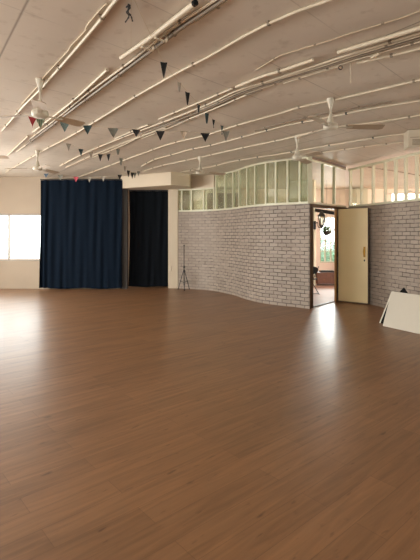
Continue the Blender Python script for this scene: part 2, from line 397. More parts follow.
# alcove behind the second curtain, plaster pier, bulkhead
wall_seg('wall_alcove', (-.602, 12.45), (-2.6, 12.45), -.1, 0, CEIL, M['plaster'])
bm = bm_new(); prism(bm, [(-1.155, 11.86), (-.885, 11.84), (-.80, 12.0), (-.80, 12.45), (-1.10, 12.45)], 0, 2.735); struct(obj('trim_1', bm, M['bulk'], bevel=.01))
bk = offset(curve, .05); fr = offset(curve, -.03)
i191 = 5
bm = bm_new()
prism(bm, [(-2.47, 11.69), (-.985, 10.86), (-.53, 11.14), (-.50, 11.9), (-.9, 12.44), (-2.47, 12.44)], 2.735, CEIL)
struct(obj('trim_2', bm, M['bulk'], bevel=.008))

# ---------------------------------------------------------------- glazed screens above the brick
def frame_along(name, path, us, z0, z1, glassm, mw=.036, depth=.05, rail=.045, toprail=.035):
    """a glazed screen following a plan path; mullions where the photo shows them"""
    fr_, bk_ = offset(path, .02), offset(path, .02+depth)
    bm = bm_new(); ribbon(bm, fr_, bk_, z0, z0+rail)
    ribbon(bm, fr_, bk_, z1-toprail, z1)
    root = struct(obj(name, bm, M['frame']))
    hits = []
    for u in us:
        k = (u-CX)/F
        for i in range(len(path)-1):
            a, b = path[i], path[i+1]
            da, db = a.x-k*a.y, b.x-k*b.y
            if da == 0 or da*db < 0:
                t = da/(da-db); hits.append((i+t, a+(b-a)*t, (b-a).normalized())); break
    for s, p, t in hits:
        mt = Matrix.Translation((p.x, p.y, 0)) @ Matrix.Rotation(math.atan2(t.y, t.x), 4, 'Z')
        bm = bm_new(); box(bm, (-mw/2, .015, z0+rail), (mw/2, .025+depth, z1-toprail), mt); obj('mullion', bm, M['frame'], root)
    def pt(s):
        i = min(int(s), len(path)-2); return path[i]+(path[i+1]-path[i])*(s-i)
    ss = [0]+[h[0] for h in hits]+[len(path)-1.0]
    for a, b in zip(ss, ss[1:]):
        if b-a < 1e-3: continue
        sub = [pt(a)] + [path[i] for i in range(math.ceil(a+1e-6), math.floor(b-1e-6)+1)] + [pt(b)]
        bm = bm_new(); ribbon(bm, offset(sub, .05), offset(sub, .055), z0+rail*.5, z1-toprail*.5); obj('glass_pane', bm, glassm, root)
    return root
def split_at(u):
    k = (u-CX)/F
    for i in range(len(curve)-1):
        a, b = curve[i], curve[i+1]; da, db = a.x-k*a.y, b.x-k*b.y
        if da*db <= 0: return i, a+(b-a)*(da/(da-db))
i214, p214 = split_at(214)
low = curve[:i214+1]+[p214]; high = [p214]+curve[i214+1:]
frame_along('window_8', low, [181.5, 191, 203, 213], BT, 2.735, M['cloudy'])
frame_along('window_9', high, [215, 224, 232, 238, 246, 254, 265, 275, 287, 299], BT, CEIL-.005, M['cloudy'])
bm = bm_new(); ribbon(bm, offset(low, -.01), offset(low, .13), 2.735, CEIL); struct(obj('trim_3', bm, M['bulk']))
ret = [CORNER+rdir*.0, RC]
frame_along('window_10', ret, [324.5, 336], BT, CEIL-.05, M['clear'])
bm = bm_new(); prism(bm, [tuple(CORNER+Vector((-.035, -.03))), tuple(CORNER+Vector((.045, -.03))), tuple(CORNER+Vector((.06, .06))), tuple(CORNER+Vector((-.03, .05)))], BT, CEIL); struct(obj('trim_4', bm, M['frame']))
rpath = [RC, REND]
frame_along('window_11', rpath, [349, 360, 371.5, 383.5, 394, 404, 415, 427, 440, 455, 475, 500, 530, 570, 640, 760], BT, CEIL-.06, M['clear'], toprail=.05)
# timber beam at the ceiling over the return
mt = Matrix.Translation((CORNER.x, CORNER.y, 0)) @ Matrix.Rotation(math.atan2(rdir.y, rdir.x), 4, 'Z')
bm = bm_new(); box(bm, (.05, .01, CEIL-.05), (RL-.02, .07, CEIL-.0005), mt); struct(obj('trim_5', bm, M['brownwood']))

# ---------------------------------------------------------------- door
bm = bm_new(); box(bm, (.02, -.012, 0), (.145, .10, 2.05), mt); jl = obj('trim_6', bm, M['brownwood'], bevel=.006); struct(jl)
bm = bm_new(); box(bm, (D1-.065, -.012, 0), (D1, .022, 2.05), mt); struct(obj('trim_7', bm, M['tanwood'], bevel=.006))
bm = bm_new(); box(bm, (.02, -.018, 2.05), (RL-.05, .125, BT-.002), mt); struct(obj('trim_8', bm, M['brownwood'], bevel=.006))
bm = bm_new(); box(bm, (.145, .01, .005), (D1-.065, .07, .018), mt); struct(obj('trim_9', bm, M['brownwood']))
hinge = CORNER + rdir*(D1-.01) + Vector((rdir.y, -rdir.x))*.04
tip = Vector(((368-CX)/F*9.10, 9.10)); dv = tip-hinge; DL = dv.length
root = bpy.data.objects.new('door_1', None); C.objects.link(root); root.location = (hinge.x, hinge.y, 0); root.rotation_euler = (0, 0, math.atan2(dv.y, dv.x)); struct(root)
bm = bm_new(); box(bm, (0.008, 0, .012), (DL-.006, .036, 2.05)); obj('door_leaf', bm, M['door'], root, bevel=.003)
bm = bm_new(); box(bm, (DL-.006, -.001, .012), (DL+.004, .037, 2.05)); box(bm, (.008, -.002, .012), (DL-.006, .0385, .03)); obj('door_edge', bm, M['brownwood'], root)
hz = 1.5-(252-CY)/47.0
bm = bm_new(); hx = DL-.075
box(bm, (hx-.022, -.008, hz-.11), (hx+.022, 0, hz+.11)); hp = obj('handle_plate', bm, M['brass'], root, bevel=.003)
bm = bm_new(); tube(bm, smooth_path([(hx, -.005, hz+.07), (hx, -.045, hz+.07), (hx-.005, -.05, hz), (hx, -.045, hz-.07), (hx, -.005, hz-.07)], 5), .008, 8); obj('pull_handle', bm, M['brass'], root, smooth=True)
bm = bm_new(); box(bm, (hx-.014, -.006, hz-.20), (hx+.014, 0, hz-.16)); obj('keyhole_plate', bm, M['dark_metal'], root, bevel=.004)
for hz_ in (.25, 1.05, 1.85):
    bm = bm_new(); tube(bm, [(0, -.006, hz_-.05), (0, -.006, hz_+.05)], .008, 8); obj('hinge', bm, M['dark_metal'], root)

# ---------------------------------------------------------------- back room
INW = [Vector((2.3, 12.9)), Vector((3.02, 12.45))]
wall_seg('wall_inner', INW[1], INW[0], -.15, 0, CEIL, M['inner'])
FY = 15.0
wa = ((320-CX)/F*FY, (337-CX)/F*FY, .50, 2.10); wb = ((391-CX)/F*FY, (452-CX)/F*FY, .9, 2.96); x0w = -.6
wall_seg('wall_far', (x0w, FY), (15, FY), .2, 0, CEIL, M['pink'], [(wa[0]-x0w, wa[1]-x0w, wa[2], wa[3]), (wb[0]-x0w, wb[1]-x0w, wb[2], wb[3])])
window('window_12', (wa[0], FY+.08), (wa[1], FY+.08), wa[2], wa[3], 3, 4, .06, M['frame'], M['clear'], .04)
window('window_13', (wb[0], FY+.08), (wb[1], FY+.08), wb[2], wb[3], 4, 1, .06, M['white'], M['clear'])
wall_seg('wall_west', (-.6, 12.56), (-.6, FY), .15, 0, CEIL, M['inner'], [(.4, 2.2, .9, 2.6)])
window('window_17', (-.67, 12.96), (-.67, 14.76), .9, 2.6, 2, 1, .06, M['white'], M['clear'])  # added unseen window, an opening for the corridor's extra light
EW = [(3.0, 6.0), (7.0, 10.0), (11.0, 14.0)]
wall_seg('wall_east', (14.9, YF), (14.9, FY), -.2, 0, CEIL, M['pink'], [(a-YF, b-YF, .9, 2.7) for a, b in EW])
for i, (a, b) in enumerate(EW): window('window_%d' % (14+i), (15.0, a), (15.0, b), .9, 2.7, 3, 1, .06, M['white'], M['clear'])

# ---------------------------------------------------------------- ceiling services
def ceil_path(px, r, drop=0.0):
    return [at_z(u, v, CEIL - r - .004 - drop) for u, v in px]
def run(root, name, px, r, mat, clips=0, drop=0.0, k=5, seg=10, clipmat=None):
    r *= .93; pts = smooth_path(ceil_path(px, r, drop), k)
    bm = bm_new(); tube(bm, pts, r, seg); o = obj(name, bm, mat, root, smooth=True)
    if clips:
        d = [0]
        for a, b in zip(pts, pts[1:]): d.append(d[-1]+(b-a).length)
        for c in range(clips):
            s = d[-1]*(c+.5+random.uniform(-.25, .25))/clips
            i = max(j for j in range(len(d)-1) if d[j] <= s); t = (s-d[i])/(d[i+1]-d[i]); p = pts[i].lerp(pts[i+1], t)
            ang = math.atan2((pts[i+1]-pts[i]).y, (pts[i+1]-pts[i]).x)
            mt_ = Matrix.Translation(p) @ Matrix.Rotation(ang, 4, 'Z')
            bm = bm_new(); box(bm, (-.012, -r*1.9, r*.2), (.012, r*1.9, r+.003), mt_); box(bm, (-.012, -r*1.15, -r*1.12), (.012, r*1.15, r*.4), mt_)
            obj('clip', bm, clipmat or M['conduit2'], root, bevel=.002)
    return o
def service(name, label, cat='pipe', group=None): return thing(name, label, cat, group=group)

g = 'painted service runs under the ceiling'
t = service('conduit_run', 'single cream conduit with thin loose cable, leftmost run, passing the nearest left fan')
run(t, 'conduit', [(2, 131), (23, 107), (41, 89), (48, 81), (70, 56), (95, 26.7), (110, 7.5), (118, -2), (126, -12)], .014, M['conduit'], 5)
run(t, 'loose_cable', [(22, 104), (38, 86), (44, 77), (67, 52), (71, 46), (85, 31), (87.5, 25), (105, 5), (110, 8)], .006, M['wire'])

t = service('conduit_bundle', 'left bundle of cream conduits, tubes and trunking with open black tube end')
run(t, 'conduit', [(8, 155), (28, 136)], .014, M['conduit'])
run(t, 'conduit', [(17, 151.5), (36, 137.5)], .013, M['conduit'])
run(t, 'conduit', [(33, 132), (70, 103.5), (107, 70)], .014, M['conduit'], 2)
run(t, 'conduit', [(30, 139), (60, 116), (90, 91.5), (130, 62), (170, 30), (210, 3.5), (222, -5)], .012, M['conduit'], 6)
run(t, 'conduit', [(42, 133.5), (80, 104.5), (120, 75)], .013, M['conduit'], 2)
run(t, 'trunking', [(26, 145), (60, 119), (92, 95), (128, 68), (168, 38), (186, 24.5), (206, 11.5), (226, -2)], .018, M['conduit2'], 5, drop=.0)
run(t, 'tube', [(121, 58), (150, 38), (172, 21), (195, 3)], .021, M['conduit'], 0, drop=.012)
run(t, 'tube_end_cap', [(193.8, 3.9), (196, 2.3)], .0225, M['black'], 0, drop=.011)
run(t, 'conduit', [(134, 64), (152, 49), (179, 31), (202, 17.5), (216, 8), (232, -3)], .011, M['conduit'], 3)
for u, v in ((147.5, 47), (161, 38)):
    p = at_z(u, v, CEIL-.045); bm = bm_new()
    mt_ = Matrix.Translation(p) @ Matrix.Rotation(PIPE_ANG+PI/2, 4, 'Z')
    box(bm, (-.055, -.012, -.02), (.055, .012, -.014), mt_); box(bm, (-.055, -.012, -.014), (-.049, .012, .042), mt_); box(bm, (.049, -.012, -.014), (.055, .012, .042), mt_)
    obj('bracket', bm, M['conduit'], t)

t = service('conduit_run', 'single cream conduit crossing the ceiling between the left and right bundles')
run(t, 'conduit', [(6, 172), (39, 153), (70, 136.5), (92, 123.5), (130, 100), (140, 94), (178, 72.5), (210, 56), (240, 38.5), (267, 24.5), (280, 18.8), (297, 11.5), (330, 0), (352, -7)], .0125, M['conduit'], 9, clipmat=M['conduit2'])
t = service('cable_run', 'thin bare cable stapled to the ceiling above the right bundle', 'cable')
run(t, 'cable', [(256, 70), (280, 55.5), (330, 40.5), (350, 33.5), (400, 18.5), (420, 11), (440, 3)], .004, M['wire'], 3, k=1)

t = service('conduit_bundle', 'right bundle of cream conduits and dark shadow-gap strips with thick trunking pieces')
run(t, 'conduit', [(60, 166), (82, 154.5), (104, 145), (125, 136.5), (140, 130.7), (170, 119.5), (210, 103.5), (235, 91.5), (275, 79), (325, 62.5), (350, 54.5), (420, 33), (440, 27)], .012, M['conduit'], 8)
run(t, 'conduit', [(93, 157.5), (119, 147), (140, 137), (166, 127.5)], .011, M['conduit'], 2)
run(t, 'conduit', [(115, 138.7), (140, 128), (148, 125)], .012, M['conduit'], 1)
run(t, 'conduit', [(159, 119), (205, 100), (232, 88.5)], .012, M['conduit'], 2)
run(t, 'trunking', [(236, 87), (262, 76.5), (280, 71.2), (313, 60)], .017, M['conduit'], 1, drop=.006)
run(t, 'trunking', [(338, 52.5), (350, 48.8), (420, 28), (445, 20)], .019, M['conduit'], 0, drop=.008)
run(t, 'conduit', [(178, 123.5), (200, 114.5), (217, 107.5), (246, 95)], .012, M['conduit'], 2)
run(t, 'conduit', [(284, 83), (312, 74), (340, 65.5)], .012, M['conduit'], 1)
run(t, 'conduit', [(357, 63.5), (405, 52.5), (436, 45)], .012, M['conduit'], 1)
run(t, 'shadow_gap_strip', [(140, 134), (170, 123), (212, 106.5), (240, 94), (280, 81), (326, 67), (350, 59), (420, 38.5), (440, 33)], .011, M['conduit2'], 2)  # this and the next: dark strips standing for shadow gaps between conduits
run(t, 'shadow_gap_strip', [(170, 125.5), (214, 109.5), (242, 97), (262, 90)], .009, M['conduit2'])
run(t, 'conduit', [(196, 111.2), (214, 103.8), (240, 92), (280, 78.8), (326, 64.8), (350, 56.8), (420, 35.6), (440, 30)], .010, M['conduit'], 3)
run(t, 'conduit', [(246, 93.5), (284, 81), (330, 67.5), (352, 60.6), (420, 41.5), (440, 36)], .010, M['conduit'], 3)
run(t, 'conduit', [(142, 138.5), (170, 127.5), (196, 117.5), (226, 104.5)], .009, M['conduit'], 2)
run(t, 'conduit', [(66, 167.5), (96, 154), (122, 143.5), (142, 135.8), (166, 126), (180, 120)], .009, M['conduit'], 2)
bm = bm_new(); p = at_z(340.5, 65.5, CEIL-.02)
tube(bm, [p+Vector((.017*math.cos(a), 0, -.02+.017*math.sin(a))) for a in [2*PI*k/16 for k in range(17)]], .005, 6); obj('hook_ring', bm, M['dark_metal'], t, smooth=True)
bm = bm_new(); a_, b_ = at_z(371, 57.5, CEIL-.04), at_z(379, 53, CEIL-.03); tube(bm, [a_, b_], .012, 4); obj('loose_clip', bm, M['conduit'], t)
bm = bm_new(); p = at_z(350.5, 62, CEIL-.01); tube(bm, [p, p-Vector((0, 0, .19))], .003, 6); obj('pull_cord', bm, M['conduit'], t)

t = service('conduit_run', 'single cream conduit that ends at the nearest right fan, next after the right bundle')
run(t, 'conduit', [(72, 179.5), (82, 176), (120, 161.8), (140, 154.5), (170, 144), (200, 136.7), (210, 134), (240, 124.5), (280, 113.5), (297, 108), (327, 101.5), (350, 96.5), (420, 80), (445, 74)], .0125, M['conduit'], 9)
t = service('conduit_run', 'jointed pair of cream conduits sagging across the ceiling behind the nearest right fan')
run(t, 'conduit', [(142, 166), (155, 159.5), (180, 152.5), (188, 150), (210, 145.5), (232, 140), (245, 136.5), (280, 127), (294, 124), (315, 120), (335, 116), (350, 113), (375, 108), (420, 101), (445, 97)], .0125, M['conduit'], 10, clipmat=M['dark_metal'])
run(t, 'conduit', [(255, 131), (300, 119), (350, 109), (392, 102)], .010, M['conduit2'], 3)
t = service('conduit_run', 'cream conduit feeding the fan over the glazed corner, fourth run before the glazing')
run(t, 'conduit', [(144, 171), (165, 165), (202, 157), (240, 148.5), (280, 140), (297, 136), (330, 128.5), (350, 125.5), (385, 121), (420, 115.5), (445, 112)], .0125, M['conduit'], 9)
t = service('conduit_run', 'cream conduit ending at the pale box unit, with dark screw clips')
run(t, 'conduit', [(182, 172), (210, 167), (235, 161), (280, 154), (320, 147), (350, 142), (380, 137), (407, 134)], .0125, M['conduit'], 7, clipmat=M['dark_metal'])
t = service('conduit_run', 'short cream conduit running closest to the glazed screen top beside the box unit')
run(t, 'conduit', [(312, 154), (350, 148.7), (380, 144.7), (407, 142)], .0115, M['conduit'], 4)
t = service('conduit_run', 'grey conduit seen through the right glazing under the next room ceiling', )
run(t, 'conduit', [(368, 167), (377, 168.3), (400, 172), (420, 175.5), (450, 179)], .0125, M['conduit2'], 3)

# pale box unit hung below the ceiling at the right edge
p = at_z(408, 129, CEIL); 
t = thing('ceiling_unit', 'pale box shaped unit hung under the ceiling at the right edge', 'air conditioner', (p.x, p.y, CEIL-.27), math.radians(-12))
bm = bm_new(); box(bm, (0, 0, 0), (.95, .28, .262)); obj('casing', bm, M['plastic'], t, bevel=.012)
bm = bm_new()
for i in range(5): box(bm, (.06, -.006, .03+i*.018), (.89, .004, .038+i*.018))
obj('louvre', bm, M['conduit2'], t)
bm = bm_new(); box(bm, (.03, -.004, .14), (.92, .002, .146)); obj('panel_seam', bm, M['conduit2'], t)
for x in (.15, .8):
    bm = bm_new(); box(bm, (x-.02, .1, .26), (x+.02, .18, .2695)); obj('mount', bm, M['dark_metal'], t)

# ---------------------------------------------------------------- fans
def fan_parts(hub_h, r):
    """hub_h: height of the blade plane; canopy meets the ceiling. Local origin at the ceiling."""
    z = hub_h - CEIL
    t = bpy.data.objects.new('ceiling_fan', None); C.objects.link(t); t.empty_display_size = .1
    bm = bm_new(); lathe(bm, [(.010, -.125), (.015, -.12), (.024, -.08), (.038, -.03), (.044, -.002)]); obj('canopy', bm, M['fan'], t, smooth=True)
    bm = bm_new(); tube(bm, [(0, 0, -.12), (0, 0, z+.04)], .011, 10); obj('rod', bm, M['fan'], t, smooth=True)
    bm = bm_new(); lathe(bm, [(.045, z+.035), (.036, z+.06), (.024, z+.11), (.013, z+.14)]); obj('rod_cover', bm, M['fan'], t, smooth=True)
    bm = bm_new(); lathe(bm, [(.03, z-.05), (.062, z-.046), (.080, z-.028), (.085, z-.005), (.080, z+.018), (.05, z+.034), (.02, z+.04)], seg=28); obj('motor', bm, M['fan'], t, smooth=True)
    for k in range(3):
        a = k*2*PI/3; R = Matrix.Rotation(a, 4, 'Z')
        # blade: tapered, slightly pitched, rounded tip
        bm = bm_new(); n = 9; top = []; bot = []
        for i in range(n+1):
            s = i/n; x = .19 + (r-.19)*s; w = .052 + .018*s
            if i == n: w *= .72
            pitch = math.radians(-11)
            for sgn in (-1, 1):
                y = sgn*w; zz = z - .012 + y*math.sin(pitch) - .01*s
                top.append(bm.verts.new(R @ Vector((x, y*math.cos(pitch), zz+.003)))); bot.append(bm.verts.new(R @ Vector((x, y*math.cos(pitch), zz-.003))))
        for i in range(n):
            j = 2*i
            bm.faces.new((top[j], top[j+2], top[j+3], top[j+1])); bm.faces.new((bot[j], bot[j+1], bot[j+3], bot[j+2]))
            bm.faces.new((top[j], bot[j], bot[j+2], top[j+2])); bm.faces.new((top[j+1], top[j+3], bot[j+3], bot[j+1]))
        bm.faces.new((top[0], top[1], bot[1], bot[0])); bm.faces.new((top[-2], bot[-2], bot[-1], top[-1]))
        bl = obj('blade', bm, M['blade'], t)
        bm = bm_new(); mt_ = R
        box(bm, (.07, -.022, z-.022), (.25, .022, z-.014), mt_); obj('blade_arm', bm, M['fan'], bl, bevel=.003)
    return t
def place_fan(hub, canopy_v, angle, label, r=.6, hub_h=None):
    u, v = hub
    y = (CEIL-EYE)*F/(CY-canopy_v); hh = EYE + (CY-v)*y/F
    t = fan_parts(hub_h or hh, r); t.location = ((u-CX)/F*y, y, CEIL); t.rotation_euler = (0, 0, math.radians(angle))
    return tag(t, label, 'fan', 'ceiling fans')
place_fan((40, 113), 79, 50, 'large pale ceiling fan nearest the camera on the left, above the red flag', .5)
place_fan((330.5, 126), 98.5, -4, 'ceiling fan with long rod nearest the camera on the right', .6)
place_fan((37.5, 168), 150.5, 70, 'ceiling fan just above the left edge of the navy curtain', .56)
place_fan((200, 172), 156.5, 20, 'small far ceiling fan beside the boxed bulkhead', .55)
place_fan((297, 157), 136, 57, 'ceiling fan in front of the glazed screen near its corner post', .56)
place_fan((-28, 156), 140, 0, 'ceiling fan cut off by the left edge, only a blade tip showing', .6)
place_fan((407, 192), 183.5, 15, 'ceiling fan in the next room seen through the right glazing', .6)

# ---------------------------------------------------------------- bunting
def flag(root, top, w, h, yaw, mat, twist=0.0, label=None):
    """a thin cloth triangle hung by its top edge"""
    bm = bm_new(); n = 5; rows_f = []; rows_b = []
    R = Matrix.Rotation(yaw, 4, 'Z')
    for i in range(n+1):
        s = i/n; hw = w/2*(1-s) + .002
        rf, rb = [], []
        for j in (-1, -.33, .33, 1):
            bulge = .012*math.sin(s*2.4+1)*(1-j*j) + twist*s*j*.03
            a = twist*s
            x, yv = hw*j*math.cos(a), hw*j*math.sin(a)+bulge
            q = R @ Vector((x, yv, -h*s)); nn = R @ Vector((0, .0012, 0))
            rf.append(bm.verts.new(Vector(top)+q-nn)); rb.append(bm.verts.new(Vector(top)+q+nn))
        rows_f.append(rf); rows_b.append(rb)
    for i in range(n):
        for j in range(3):
            bm.faces.new((rows_f[i][j], rows_f[i+1][j], rows_f[i+1][j+1], rows_f[i][j+1])); bm.faces.new((rows_b[i][j], rows_b[i][j+1], rows_b[i+1][j+1], rows_b[i+1][j]))
    for j in range(3):
        bm.faces.new((rows_f[0][j], rows_f[0][j+1], rows_b[0][j+1], rows_b[0][j])); bm.faces.new((rows_f[n][j], rows_b[n][j], rows_b[n][j+1], rows_f[n][j+1]))
    for i in range(n):
        bm.faces.new((rows_f[i][0], rows_b[i][0], rows_b[i+1][0], rows_f[i+1][0])); bm.faces.new((rows_f[i][3], rows_f[i+1][3], rows_b[i+1][3], rows_b[i][3]))
    o = obj('flag', bm, mat, root)
    if label: o['label'] = label
    return o
def bunting(label, ends, flags, z):
    t = thing('bunting', label, 'bunting', group='strings of triangular bunting')
    px = sorted([(f[0], f[1], f[6] if len(f) > 6 else z) for f in flags] + [(e[0], e[1], e[2]) for e in ends], key=lambda q: KEY(q))
    pts = smooth_path([at_z(u, v, zz) for u, v, zz in px], 4)
    bm = bm_new(); tube(bm, pts, .0022, 5); obj('string', bm, M['wire'], t)
    for f in flags:
        u, v, wpx, hpx, yaw, m = f[:6]; zz = f[6] if len(f) > 6 else z
        p = at_z(u, v, zz); sc = F/p.y
        flag(t, p, wpx/sc/max(.25, abs(math.cos(yaw))), hpx/sc, yaw, M[m], random.uniform(-.35, .35), {'red': 'red flag', 'pink_c': 'rose red flag', 'stripe': 'green striped flag', 'dots': 'pale dotted flag'}.get(m))
    return t
KEY = lambda q: q[0]
Z1 = EYE+1.44
bunting('nearest bunting string across the left ceiling, with red, striped, teal and black flags', [(22, 112, CEIL-.01), (226, 131.5, CEIL-.02)],
        [(32.3, 117, 5.5, 10.5, .9, 'red'), (40.5, 118.2, 9.5, 10, 0, 'stripe'), (64.7, 122, 10, 10, .1, 'check'), (87.5, 125.3, 9.5, 9, -.1, 'teal'),
         (113.2, 128, 11, 9.5, 0, 'grey'), (136.3, 129.3, 8.5, 7.5, .2, 'dark'), (160.3, 130.8, 9, 9.5, 0, 'dark'), (184, 131.5, 7, 8, 0, 'dots'), (205.2, 133, 9.2, 8.8, 0, 'blackc')], Z1)
KEY = lambda q: q[1]
bunting('middle bunting string with small grey and black flags over the navy curtain', [(58, 139.5, CEIL-.01), (115, 154.5, CEIL-.03)],
        [(68.5, 143.5, 4.5, 7.5, .4, 'pale'), (81, 149, 4.2, 7, .5, 'teal'), (91, 152, 3.6, 7, .6, 'pale'), (100.3, 154.2, 4.2, 7, .3, 'dark'), (108.5, 153.8, 4.2, 7, -.4, 'blackc')], EYE+1.46)
bunting('steep bunting string of narrow edge-on flags running back towards the boxed bulkhead', [(116, 145, CEIL-.01), (141, 172.5, CEIL-.03)],
        [(118, 149, 2.5, 6, 1.0, 'grey'), (121, 158, 2.4, 7.5, 1.0, 'grey'), (125, 166, 2.2, 5.5, 1.0, 'pale'), (128.4, 170.5, 2.4, 6.5, .9, 'dark'), (132.2, 172.2, 2.8, 6.5, .8, 'dark'), (134.8, 172.5, 3, 5.5, .5, 'grey')], EYE+1.45)
KEY = lambda q: q[0]
bunting('farthest bunting string along the top of the navy curtain, with a rose flag', [(38, 172, CEIL-.03), (142, 170, CEIL-.03)],
        [(46, 173.5, 5, 5, 0, 'blue'), (60.5, 175, 5, 5, 0, 'grey'), (76, 176.7, 5.5, 5.5, 0, 'pink_c'), (89.3, 177.4, 4.5, 5, 0, 'pale'), (103.3, 176.6, 4.5, 5, 0, 'pale'), (119.8, 174.7, 4.5, 5, 0, 'dark'), (138.6, 171.2, 3, 5, .4, 'grey')], EYE+1.44)
KEY = lambda q: q[1]
bunting('bunting string with twisted black flags hanging from the middle of the ceiling', [(131, -8, CEIL-.01), (231, 131, CEIL-.02)],
        [(163.8, 62, 6.5, 16, .3, 'blackc', EYE+1.5), (179.3, 82, 3, 10, .9, 'pale', EYE+1.49), (187.5, 92, 4.2, 13, .8, 'blackc', EYE+1.48), (198.6, 104, 2.6, 9, 1.1, 'dark', EYE+1.47), (206.8, 113, 3.6, 10.5, .8, 'teal', EYE+1.46),
         (213.6, 119.5, 3, 8.5, .9, 'blackc', EYE+1.46), (222, 125.5, 3, 9, .8, 'teal', EYE+1.46), (226, 131, 7, 10.5, .1, 'grey', EYE+1.46)], EYE+1.46)
# crumpled dark ribbon on its own thread
p0, p1 = at_z(131.3, -8, CEIL-.02), at_z(131, 49, CEIL-.03)
t = thing('hanging_ribbon', 'crumpled dark ribbon knotted on a thread at the top of the photo', 'ribbon')
bm = bm_new(); tube(bm, [p0, p1], .0015, 5); obj('thread', bm, M['wire'], t)
def rib(px, name):
    bm = bm_new(); pts = smooth_path([at_z(u, v, CEIL-.03) for u, v in px], 4)
    tube(bm, pts, [.003+.004*math.sin(i*1.3)**2 for i in range(len(pts))], 6); obj(name, bm, M['dark'], t, smooth=True)
rib([(128, 4), (130, 8), (126.5, 12), (129, 16), (125.5, 22)], 'ribbon_tail')
rib([(126, 7.5), (129.5, 5), (127.8, 11), (131, 16), (132.5, 21)], 'ribbon_tail')
rib([(127, 6.5), (130, 6), (129, 9)], 'knot')

# ---------------------------------------------------------------- curtains
def curtain(name, label, u0, u1, y, ztop, zbot, mat, folds, amp, seed, heading):
    rnd = random.Random(seed); x0, x1 = (u0-CX)/F*y, (u1-CX)/F*y
    t = thing(name, label, 'curtain', ((x0+x1)/2, y, 0))
    nx, nz = folds*10, 14
    ph = [rnd.uniform(-.8, .8) for _ in range(folds+2)]; am = [rnd.uniform(.55, 1.15) for _ in range(folds+2)]
    bm = bm_new(); F_, B_ = [], []
    for j in range(nz+1):
        s = j/nz; rf, rb = [], []
        for i in range(nx+1):
            q = i/nx*folds; k = int(q); a = am[k]*(1-(q-k)) + am[k+1]*(q-k); pp = ph[k]*(1-(q-k)) + ph[k+1]*(q-k)
            d = amp*(1 + 3.2*max(0, 1-q/2.2)*(seed == 1))*a*(.55+.6*s)*math.sin(q*2*PI+pp*(.4+.8*s)) + .012*math.sin(q*4.3+s*5+seed)
            x = x0+(x1-x0)*i/nx + .010*math.sin(s*4+q*1.7)
            x += -.02*s*(1-i/nx)*1.0 + .06*math.sin(PI*s)*(1 if seed == 2 else 0)*(1-i/nx)*.3
            z = ztop-(ztop-zbot)*s + (.012*math.sin(q*1.1+seed) if j == nz else 0)
            rf.append(bm.verts.new((x-t.location.x, d-.004, z))); rb.append(bm.verts.new((x-t.location.x, d+.004, z)))
        F_.append(rf); B_.append(rb)
    for j in range(nz):
        for i in range(nx):
            bm.faces.new((F_[j][i], F_[j+1][i], F_[j+1][i+1], F_[j][i+1])); bm.faces.new((B_[j][i], B_[j][i+1], B_[j+1][i+1], B_[j+1][i]))
    for i in range(nx):
        bm.faces.new((F_[0][i], F_[0][i+1], B_[0][i+1], B_[0][i])); bm.faces.new((F_[nz][i], B_[nz][i], B_[nz][i+1], F_[nz][i+1]))
    for j in range(nz):
        bm.faces.new((F_[j][0], B_[j][0], B_[j+1][0], F_[j+1][0])); bm.faces.new((F_[j][nx], F_[j+1][nx], B_[j+1][nx], B_[j][nx]))
    obj('cloth', bm, mat, t, smooth=True)
    bm = bm_new(); tube(bm, [(x0-t.location.x-.02, .03, ztop+.02), (x1-t.location.x+.0, .03, ztop+.02)], .014, 10); obj('curtain_rail', bm, M['dark_metal'], t, smooth=True)
    return t
curtain('curtain', 'wide navy blue curtain hanging beside the bright window', 40.6, 122, 11.62, EYE+(CY-180.2)/F*11.62, .03, M['curtain'], 12, .011, 1, 0)
curtain('curtain', 'narrower blackish curtain in the recess beside the white pier', 129.2, 168.6, 12.02, 2.70, .03, M['curtain2'], 6, .010, 2, 0)

# ---------------------------------------------------------------- light stand
p = at_z(184, 289.3, 0); p.y -= .12; p.x = (184-CX)/F*p.y
t = thing('light_stand', 'thin black tripod stand against the far end of the brick wall', 'tripod', (p.x, p.y, 0), .4)
bm = bm_new(); tube(bm, [(0, 0, .12), (0, 0, .62)], .012, 10); obj('lower_tube', bm, M['lino'], t, smooth=True)
bm = bm_new(); tube(bm, [(0, 0, .6), (0, 0, 1.17)], .009, 10); tube(bm, [(0, 0, 1.17), (0, 0, 1.21)], .014, 10); obj('upper_tube', bm, M['lino'], t, smooth=True)
bm = bm_new(); lathe(bm, [(.014, .47), (.024, .48), (.024, .53), (.014, .54)], seg=14); tube(bm, [(.02, 0, .505), (.05, 0, .505)], .008, 8); obj('leg_collar', bm, M['lino'], t)
bm = bm_new(); lathe(bm, [(.014, .58), (.021, .59), (.021, .64), (.012, .65)], seg=14); tube(bm, [(.018, 0, .615), (.045, 0, .615)], .008, 8); obj('lock_knob', bm, M['lino'], t)
for k in range(3):
    a = k*2*PI/3+.25; e = Vector((math.cos(a), math.sin(a), 0))
    bm = bm_new(); tube(bm, [e*.02+Vector((0, 0, .50)), e*.175+Vector((0, 0, .012))], .009, 8); lg = obj('leg', bm, M['lino'], t, smooth=True)
    bm = bm_new(); tube(bm, [e*.165+Vector((0, 0, .03)), e*.18+Vector((0, 0, .001))], .012, 8); obj('rubber_foot', bm, M['black'], lg)
    bm = bm_new(); tube(bm, [e*.012+Vector((0, 0, .20)), e*.105+Vector((0, 0, .232))], .006, 6); obj('brace', bm, M['lino'], t)

# socket on the pier
p = at_y(170.2, 268.5, 11.84)
bm = bm_new(); box(bm, (p.x-.035, 11.83, p.z-.07), (p.x+.035, 11.858, p.z+.07)); tag(obj('socket', bm, M['plastic'], bevel=.006), 'small pale socket box low on the white pier by the dark curtain', 'socket')

